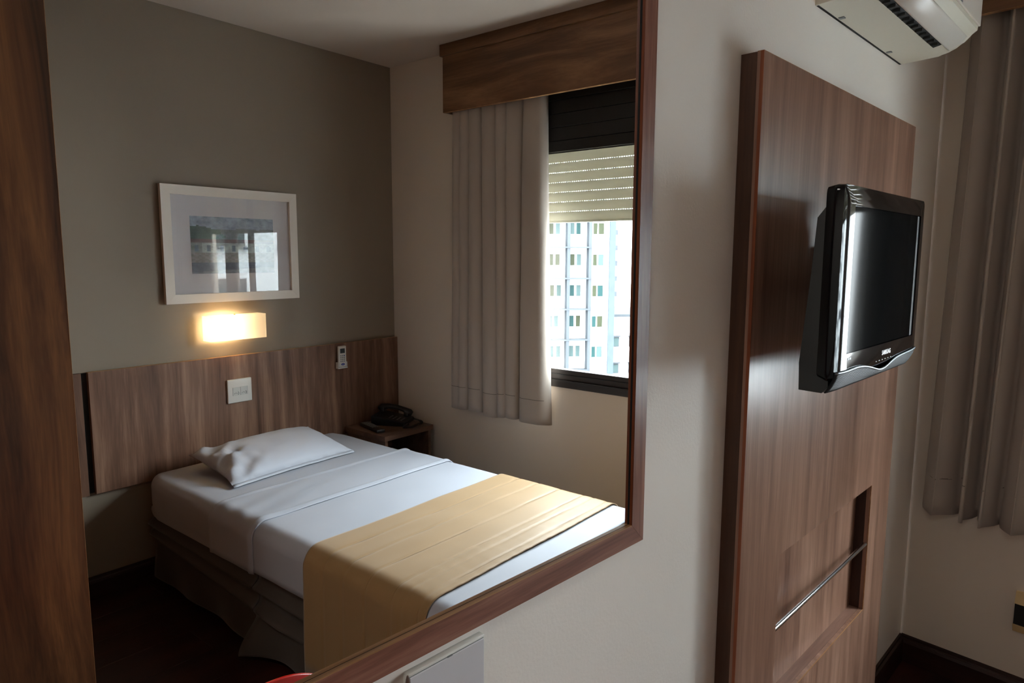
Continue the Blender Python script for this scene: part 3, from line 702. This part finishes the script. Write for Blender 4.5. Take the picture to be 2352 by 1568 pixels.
def wrap_path(o, zl, zr, r=.052, n=8):
    """cross-section of cloth laid over the mattress, O metres off it"""
    x0, x1, zt = XL - o, XR + o, MZ1 + o; rr = r + o; P = []
    for k in range(7): P.append((x0, lerp(zl, zt - rr, k / 6)))
    for k in range(1, n + 1):
        a = PI - k / n * PI / 2; P.append((x0 + rr + rr * math.cos(a), zt - rr + rr * math.sin(a)))
    for k in range(1, 41): P.append((lerp(x0 + rr, x1 - rr, k / 40), zt))
    for k in range(1, n + 1):
        a = PI / 2 - k / n * PI / 2; P.append((x1 - rr + rr * math.cos(a), zt - rr + rr * math.sin(a)))
    for k in range(1, 7): P.append((x1, lerp(zt - rr, zr, k / 6)))
    return P
def wrap(y0, y1, o, zl, zr, ny, wr=.003, seed=0, skew=lambda x: 0, extra=lambda x, y, z: (0, 0, 0), wavy=.0):
    bm = B(); pa = wrap_path(o, zl, zr); rows = []
    for j in range(ny + 1):
        row_ = []
        for i, (x, z) in enumerate(pa):
            y = lerp(y0 + skew(x), y1 + skew(x) * .3, j / ny)
            y += wavy * nz(x * 4, i * .03, seed + (0 if j < ny / 2 else 9))
            d = wr * nz(x * 6 + seed, y * 9, z * 6)
            e = extra(x, y, z)
            side = z < MZ1 - .03
            row_.append(bm.verts.new((x + (d * (-1 if x < -1 else 1) if side else 0) + e[0], y + e[1], z + (0 if side else d) + e[2])))
        rows.append(row_)
    for a, b_ in zip(rows, rows[1:]):
        for k in range(len(pa) - 1): bm.faces.new((a[k], a[k + 1], b_[k + 1], b_[k]))
    return bm
fs = thing('flat_sheet', (-.99, 1.3, .5), 'white top sheet folded back in a band below the pillow', 'sheet')
part('sheet_body', wrap(.94, 1.965, .0055, .333, .34, 60, .0022, 4), M_sheet, fs, smooth=True, auto=None, solid=.0015)
def ridge(x, y, z):
    # soft raised hem along both edges of the band and diagonal pulls from the near corner
    r = .0045 * math.exp(-((y - .655) / .010) ** 2) + .006 * math.exp(-((y - .935) / .011) ** 2)
    top = z > MZ1 - .03
    pull = .0025 * math.sin((y * 1.0 + (x + 1.5) * .35) * 55) * math.exp(-(x + 1.5) / .25) * (1 if top else 0)
    return (0 if top else (-r if x < -1 else r), 0, (r + pull) if top else 0)
part('folded_band', wrap(.645, .955, .0095, .327, .34, 48, .0022, 8, extra=ridge, wavy=.006), M_sheet, fs, smooth=True, auto=None, solid=.0035)

# runner
ru = thing('bed_runner', (-.99, 1.56, .5), 'golden quilted runner laid across the foot of the white bed', 'bed runner')
SEAMS = (1.375, 1.475, 1.585, 1.70, 1.745, 1.81)
def rex(x, y, z):
    top = z > MZ1 - .03
    q = 0
    for s_ in SEAMS: q -= .0028 * math.exp(-((y - s_) / .0045) ** 2)
    ru_ = .0009 * math.sin(x * 105 + 3 * nz(x * 5, y * 9)) * (1 if y > 1.69 else .12)
    big = .004 * nz(x * 5, y * 7, 7)
    if top: return (0, 0, q + ru_ + big)
    k = (MZ1 - z)
    return ((-(1 if x < -1 else -1)) * ( (q + big * 1.2) * 1 + .02 * k), 0, 0)
part('runner_cloth', wrap(1.275, 1.845, .0125, .078, .24, 84, .002, 15, extra=rex, wavy=.007), M_run, ru, smooth=True, auto=None, solid=.003)
for s_ in SEAMS:
    bm = B(); pa = wrap_path(.0142, .085, .245); prev = None
    for (x, z) in pa:
        e = rex(x, s_ , z); a = bm.verts.new((x + e[0] , s_ - .0006, z + e[2] + .0004)); b_ = bm.verts.new((x + e[0], s_ + .0006, z + e[2] + .0004))
        if prev: bm.faces.new((prev[0], a, b_, prev[1]))
        prev = (a, b_)
    part('seam', bm, M_thread, ru)

# pillow
pi_ = B()
def pillow(top):
    def P(u, v):
        s, t = u * 2 - 1, v * 2 - 1     # s along width, t from head to foot
        pin = 1 - .07 * (1 - abs(t) ** 2) * abs(s) ** 6; pin2 = 1 - .09 * (1 - s * s) * abs(t) ** 6
        x = -1.025 + s * .325 * pin; y = .318 + t * .185 * pin2
        h = (max(0, 1 - abs(s) ** 3.2) ** .62) * (max(0, 1 - abs(t) ** 2.6) ** .62)
        base = .520 + (1 - v) * .058
        crease = 0
        if s < -.25: crease = .045 * nz(s * 6, t * 4, 2) * (-.25 - s) + .016 * math.sin(t * 9 + s * 11 + 2 * nz(s * 3, t * 3)) * (-.25 - s)
        if top: z = base + .062 * h + crease * h ** .4 + .003 * nz(s * 4, t * 4)
        else: z = max(.510, base - .05 * h)
        # skew: near corner pulled down towards the foot
        x += .03 * t * 0; y += -.022 * s + (.03 if t > 0 else 0) * 0
        return (x, y, z)
    return P
grid(pi_, 44, 30, pillow(True)); grid(pi_, 44, 30, pillow(False)); bmesh.ops.remove_doubles(pi_, verts=pi_.verts, dist=.0004)
pw_ = thing('pillow', (-1.03, .31, .51), 'plump white pillow lying on the bed against the headboard', 'pillow')
part('pillowcase', pi_, M_pil, pw_, smooth=True, auto=None)
P_ = pillow(True)
fl_ = B(); ring = [P_(u / 30, 1) for u in range(31)]
prev = None
for i, q in enumerate(ring):
    a = fl_.verts.new(q); b_ = fl_.verts.new((q[0], q[1] + .014, max(.5115, q[2] - .008)))
    if prev: fl_.faces.new((prev[0], a, b_, prev[1]))
    prev = (a, b_)
part('open_hem', fl_, M_pil, pw_, smooth=True, auto=None, solid=.0015)

# ---------------------------------------------------------------- nightstand and what stands on it
nsn = thing('nightstand', (-.225, .2, 0), 'small open walnut nightstand in the corner beside the bed', 'nightstand')
part('top', bx(-.405, -.045, .03, .372, .477, .505, bev=.0008, seg=1), M_ns, nsn)
part('side_panel', bx(-.075, -.057, .035, .362, .0, .477), M_ns, nsn); part('side_panel', bx(-.395, -.377, .035, .362, .0, .477), M_ns, nsn)
part('back_panel', bx(-.377, -.075, .035, .047, .05, .477), M_ns, nsn); part('shelf', bx(-.377, -.075, .047, .355, .06, .078), M_ns, nsn); part('shelf', bx(-.377, -.075, .047, .355, .30, .315), M_ns, nsn)
ph = thing('telephone', (-.17, .14, .505), 'black desk telephone with handset on the nightstand', 'telephone')
def rot(bm, a, c): bmesh.ops.rotate(bm, verts=bm.verts, cent=c, matrix=Matrix.Rotation(a, 3, 'Z')); return bm
pc = (-.185, .14, .505); pa_ = math.radians(-28)
def wedge(x0, x1, y0, y1, za, zb_):   # front lower than back (front is +y)
    bm = B(); prism(bm, [(y0, .506), (y1, .506), (y1, za), (y0, zb_)], 'x', x0, x1)
    bmesh.ops.bevel(bm, geom=list(bm.edges), offset=.004, segments=2, affect='EDGES'); return bm
part('body', rot(wedge(-.265, -.095, .045, .245, .528, .562), pa_, pc), M_black, ph, smooth=True)
kb = None
for r0 in range(4):
    for c0 in range(3):
        yk = .135 + r0 * .024; xk = -.232 + c0 * .024; zk = .562 - (yk - .045) / .2 * .034
        part('key', rot(bx(xk, xk + .013, yk, yk + .011, zk - .004, zk + .0005, bev=.001, seg=1), pa_, pc), M_grey, ph)
hp = B(); tube(hp, [(-.115, .035, .575), (-.115, .055, .583), (-.115, .10, .588), (-.115, .15, .583), (-.115, .19, .571), (-.115, .222, .556), (-.115, .238, .548)], .016, 12, rad=[.013, .021, .016, .014, .015, .021, .014])
bmesh.ops.scale(hp, verts=hp.verts, vec=(1.25, 1, 1), space=Matrix.Translation((.115, 0, 0)))
part('handset', rot(hp, pa_, pc), M_black, ph, smooth=True, auto=None)
part('cradle', rot(bx(-.14, -.092, .05, .075, .55, .585, bev=.004), pa_, pc), M_black, ph, smooth=True)
part('cradle', rot(bx(-.14, -.092, .195, .222, .53, .565, bev=.004), pa_, pc), M_black, ph, smooth=True)
ph.location = Vector(ph.location) + Vector((.012, .022, 0))
cc = B(); P0_ = [Vector(q) for q in ((-.10, .235, .53), (-.075, .26, .516), (-.095, .295, .514), (-.15, .31, .514), (-.205, .325, .514), (-.235, .30, .514), (-.20, .275, .514), (-.17, .262, .514))]
hx = []; N_ = 340
for i in range(N_):
    t = i / (N_ - 1) * (len(P0_) - 1); k = min(int(t), len(P0_) - 2); f = t - k
    p0, p1, p2, p3 = P0_[max(k - 1, 0)], P0_[k], P0_[k + 1], P0_[min(k + 2, len(P0_) - 1)]
    c = .5 * ((2 * p1) + (p2 - p0) * f + (2 * p0 - 5 * p1 + 4 * p2 - p3) * f * f + (3 * p1 - p0 - 3 * p2 + p3) * f ** 3)
    d = (p2 - p1).normalized(); a = d.cross(Vector((0, 0, 1))).normalized(); b_ = Vector((0, 0, 1)); w_ = i * .85
    hx.append(c + a * .0058 * math.cos(w_) + b_ * .0058 * math.sin(w_))
tube(cc, hx, .0015, 5); part('coiled_cord', cc, M_black, ph, smooth=True, auto=None)
tr = thing('television_remote', (-.315, .19, .505), 'slim black television remote with grey buttons beside the telephone', 'remote control')
ra = math.radians(14); rcn = (-.318, .185, .505); tr.location = Vector(tr.location) + Vector((-.018, 0, 0))
part('case', rot(bx(-.343, -.293, .075, .295, .5055, .524, bev=.004, seg=2), ra, rcn), M_black, tr, smooth=True)
for r0 in range(7):
    for c0 in range(3):
        part('button', rot(bx(-.337 + c0 * .0145, -.328 + c0 * .0145, .088 + r0 * .021, .099 + r0 * .021, .5235, .5255, bev=.0008, seg=1), ra, rcn), M_grey, tr)

# ---------------------------------------------------------------- wardrobe
wd = thing('wardrobe', (-2.42, .62, 0), 'tall dark walnut wardrobe, its plain end facing the mirror', 'wardrobe')
part('end_panel', bx(-2.70, -2.142, 1.252, 1.270, .0, 2.50), M_ward, wd)
part('side_panel', bx(-2.160, -2.142, .03, 1.252, .0, 2.50), M_ward, wd)
part('edge_band', bx(-2.142, -2.1412, 1.252, 1.2704, 0, 2.50), M_edge, wd, label='pale edge band')
part('back_end_panel', bx(-2.70, -2.16, .002, .02, .0, 2.50), M_ward, wd)
part('top_panel', bx(-2.70, -2.142, .02, 1.27, 2.5, 2.52), M_ward, wd)
part('plinth', bx(-2.68, -2.16, .02, 1.25, .0, .08), M_ward, wd)
for k in range(2):
    d = part('door', bx(-2.722, -2.702, .01 + k * .63, .632 + k * .63, .09, 2.49, bev=.001, seg=1), M_ward, wd)
    part('door_handle', tube(B(), [(-2.722, .58 + k * .11, .95), (-2.745, .58 + k * .11, .95), (-2.745, .58 + k * .11, 1.10), (-2.722, .58 + k * .11, 1.10)], .005, 8), M_chrome, d, smooth=True)

# ---------------------------------------------------------------- added fill light, unseen behind the camera, brightens the mirror wall
cl_ = thing('added_fill_light', (-3.25, 1.75, 2.50), 'round glowing disc added out of view behind the camera as fill light', 'fill light')
M_fillglow = bpy.data.materials.new('fill_glow'); M_fillglow.use_nodes = True; t = M_fillglow.node_tree; t.nodes.clear()
o_ = t.nodes.new('ShaderNodeOutputMaterial'); e_ = t.nodes.new('ShaderNodeEmission'); e_.inputs[0].default_value = (1, .95, .88, 1); e_.inputs[1].default_value = 8; t.links.new(e_.outputs[0], o_.inputs[0])
def disc(r, z0, z1, seg=40):
    bm = B(); prism(bm, [(-3.25 + r * math.cos(2 * PI * k / seg), 1.75 + r * math.sin(2 * PI * k / seg)) for k in range(seg)], 'z', z0, z1); return bm
part('diffuser', disc(.18, 2.478, 2.50), M_fillglow, cl_); part('base', disc(.20, 2.50, 2.5405), M_white, cl_)
# ---------------------------------------------------------------- red chair below the mirror
ch = thing('plastic_chair', (-2.27, -.6, 0), 'red moulded plastic chair standing below the mirror', 'chair', frame=MF)
CX = -2.27
def back(u, v):
    s = u * 2 - 1; wv_ = .205 - .02 * v
    top = .813 - .12 * abs(s) ** 2.2
    z = lerp(.46, top, v); x = CX + s * wv_
    y = -.40 + .05 * v - .045 * s * s - .02 * (1 - v) ** 2
    return (x, y, z)
part('backrest', grid(B(), 24, 16, back), M_red, ch, smooth=True, auto=None, solid=.006)
def seat(u, v):
    s = u * 2 - 1
    return (CX + s * lerp(.215, .205, v), lerp(-.42, -.82, v), .455 - .018 * (1 - s * s) * math.sin(PI * v) - (.03 * max(0, v - .85) / .15 * .6))
part('seat', grid(B(), 20, 16, seat), M_red, ch, smooth=True, auto=None, solid=.006)
for sx_ in (-1, 1):
    for (ya, yb_) in ((-.45, -.38), (-.78, -.82)):
        part('leg', tube(B(), [(CX + sx_ * .185, ya, .45), (CX + sx_ * .215, yb_, .0)], .016, 10, rad=[.019, .013]), M_red, ch, smooth=True)

# ---------------------------------------------------------------- outside
M_fac = plain('facade_white', (.50, .515, .52, 1), .8, var=.04, vscale=.3)
M_fin = plain('facade_fin', (.030, .033, .037, 1), .9, spec=.05)
M_pier = plain('pier_tile', (.030, .037, .044, 1), .6, spec=.05, var=.15, vscale=1.2)
M_frm = plain('facade_window_frame', (.30, .31, .32, 1), .6)
M_pan1 = plain('facade_pane_teal', (.004, .016, .016, 1), .5, spec=.08); M_pan2 = plain('facade_pane_pale', (.022, .034, .034, 1), .5, spec=.08); M_pan3 = plain('facade_pane_olive', (.012, .014, .007, 1), .5, spec=.08)
M_str = plain('street', (.3, .3, .3, 1), .9)
single('street', bx(-60, 60, -60, 58, -26.2, -26), M_str, (0, 0, -26), frame=FF, kind='structure')
b1 = thing('apartment_building', (0, 0, -26), 'white apartment block with projecting fins seen through the window', 'building', frame=FF)
U0 = 2.0 - 1.93 * 6
part('wall', bx(U0, 3.83, -12, -.75, -26, 30), M_fac, b1)
part('side_bay', bx(2.25, 3.83, -.75, -.1, -26, 30), M_fac, b1)
part('pier', bx(3.83, 4.36, -12, .15, -26, 30.5), M_pier, b1, label='blue-grey tiled pier')
fm = None
for k in range(7):
    x = U0 + 1.93 * k - .02
    if fm is None: o = part('fin', bx(x, x + .27, -.75, 0, -26, 30), M_fin, b1); fm = (o.data, x)
    else: put('fin', fm[0], (x - fm[1], 0, 0), b1)
sm = None
for j in range(-8, 12):
    z = 2.28 + j * -2.70 if False else -.43 + j * 2.70
    if z > 30: continue
    if sm is None: o = part('slab', bx(U0, 2.25, -.75, .05, z - .09, z + .04), M_fin, b1); sm = (o.data, z)
    else: put('slab', sm[0], (0, 0, z - sm[1]), b1)
rnd = random.Random(5); wm = {}
def fwin(x, z, wdt, hgt, y, kind):
    key = (round(wdt, 2), round(hgt, 2), round(y, 2))
    if key not in wm:
        bm = B(); t2 = .03
        box(bm, x, x + wdt, y, y + .06, z, z + t2); box(bm, x, x + wdt, y, y + .06, z + hgt - t2, z + hgt); box(bm, x, x + t2, y, y + .06, z + t2, z + hgt - t2); box(bm, x + wdt - t2, x + wdt, y, y + .06, z + t2, z + hgt - t2)
        f = part('window', bm, M_frm, b1); wm[key] = [f.data, x, z, {}]
    else: f = put('window', wm[key][0], (x - wm[key][1], 0, z - wm[key][2]), b1)
    mt_ = (M_pan1, M_pan2, M_pan3)[kind]
    P = wm[key][3]
    if kind not in P:
        bm = bx(wm[key][1] + .03, wm[key][1] + wdt - .03, y + .01, y + .03, wm[key][2] + .03, wm[key][2] + hgt - .03)
        q = part('pane', bm, mt_, f); P[kind] = q.data
    else: put('pane', P[kind], (0, 0, 0), f)
for j in range(-6, 9):
    zf = -.43 + j * 2.70
    if zf > 28: continue
    for k in range(6):
        x = U0 + 1.93 * k
        sh_ = rnd.choice((0, .1, -.05))
        fwin(x + .40 + sh_, zf - 1.62 + 2.70 - 2.70 + .0, .45, 1.04, -.75, rnd.choice((0, 1, 1, 2)))
        fwin(x + .98 + sh_ * 1.5, zf - 1.62, .45, 1.04, -.75, rnd.choice((0, 1, 2)))
    fwin(2.33, zf - 1.62, .42, 1.02, -.1, rnd.choice((0, 0, 2, 1))); fwin(2.80, zf - 1.62, .55, 1.02, -.1, rnd.choice((0, 1, 2)))
b4 = thing('office_block', (-30, -6, -26), 'white office block left of the finned apartment block', 'building', frame=FF)
part('wall', bx(-60, U0 - 3, -14, -2, -26, 26), M_fac, b4)
for j in range(-5, 9):
    part('window_band', bx(-59, U0 - 4, -2, -1.9, j * 2.9, j * 2.9 + 1.1), M_fin, b4)
b2 = thing('tower_block', (14, -50, -26), 'pale tower block far behind the white apartment block', 'building', frame=FF)
part('wall', bx(6.6, 40, -62, -46, -26, 40), M_fac, b2)
w2 = None
for j in range(-5, 9):
    for k in range(9):
        x, z = 7.4 + k * 1.5, j * 2.4
        if w2 is None: o = part('window', bx(x, x + .6, -46, -45.95, z, z + .8), M_fin, b2); w2 = (o.data, x, z)
        else: put('window', w2[0], (x - w2[1], 0, z - w2[2]), b2)
b3 = thing('low_building', (8, -6, -26), 'low white building with air conditioners on its front beside the tiled pier', 'building', frame=FF)
part('wall', bx(4.5, 16, -14, -5, -26, -4.2), M_fac, b3); part('roof_edge', bx(4.4, 16.1, -14.1, -4.8, -4.3, -4.05), M_fin, b3)
for j in range(5):
    z = -7.2 - j * 2.6
    for k in range(4):
        x = 5.4 + k * 2.2
        f = part('window', bx(x, x + 1.2, -5.0, -4.95, z, z + .95), M_fin, b3); part('pane', bx(x + .08, x + 1.12, -4.96, -4.93, z + .08, z + .87), M_pan2, f)
        part('window_ledge', bx(x - .1, x + 1.3, -5.0, -4.7, z + 1.0, z + 1.08), M_fin, b3)
        part('cooling_unit', bx(x + .5, x + 1.0, -5.0, -4.6, z - .75, z - .35, bev=.03), M_frm, b3)

FN = Matrix.Translation((15.0, 29.0, 0)) @ Matrix.Rotation(math.radians(-28), 4, 'Z')
b5 = thing('residential_building', (0, 4, -26), 'pale residential building north of the room, mirrored in the picture glass', 'building', frame=FN)
part('wall', bx(-9, 5.2, 0, 9, -26, 9.5), M_fac, b5); part('wall', bx(5.2, 12, 1.5, 9, -26, 4.5), M_fac, b5)
part('roof_edge', bx(-9.2, 5.4, -.2, 9.2, 9.5, 9.8), M_fin, b5)
fw_ = None
for j in range(-3, 4):
    for k in range(4):
        x, z = -8.0 + k * 3.4, j * 2.8 - .9
        if fw_ is None:
            f = part('window', bx(x, x + 1.7, -.06, 0, z, z + 1.2), M_fin, b5); q = part('pane', bx(x + .08, x + 1.62, -.09, -.06, z + .08, z + 1.12), M_pan2, f)
            lg = part('window_ledge', bx(x - .2, x + 1.9, -.35, 0, z - .16, z - .06), M_fin, b5); fw_ = (f.data, q.data, lg.data, x, z)
        else:
            f = put('window', fw_[0], (x - fw_[3], 0, z - fw_[4]), b5); put('pane', fw_[1], (0, 0, 0), f); put('window_ledge', fw_[2], (x - fw_[3], 0, z - fw_[4]), b5)
for (x, z) in ((-3.4, -1.7), (3.2, 1.0), (-7.0, 3.9)):
    part('cooling_unit', bx(x, x + .8, -.5, 0, z, z + .5, bev=.04), M_frm, b5)
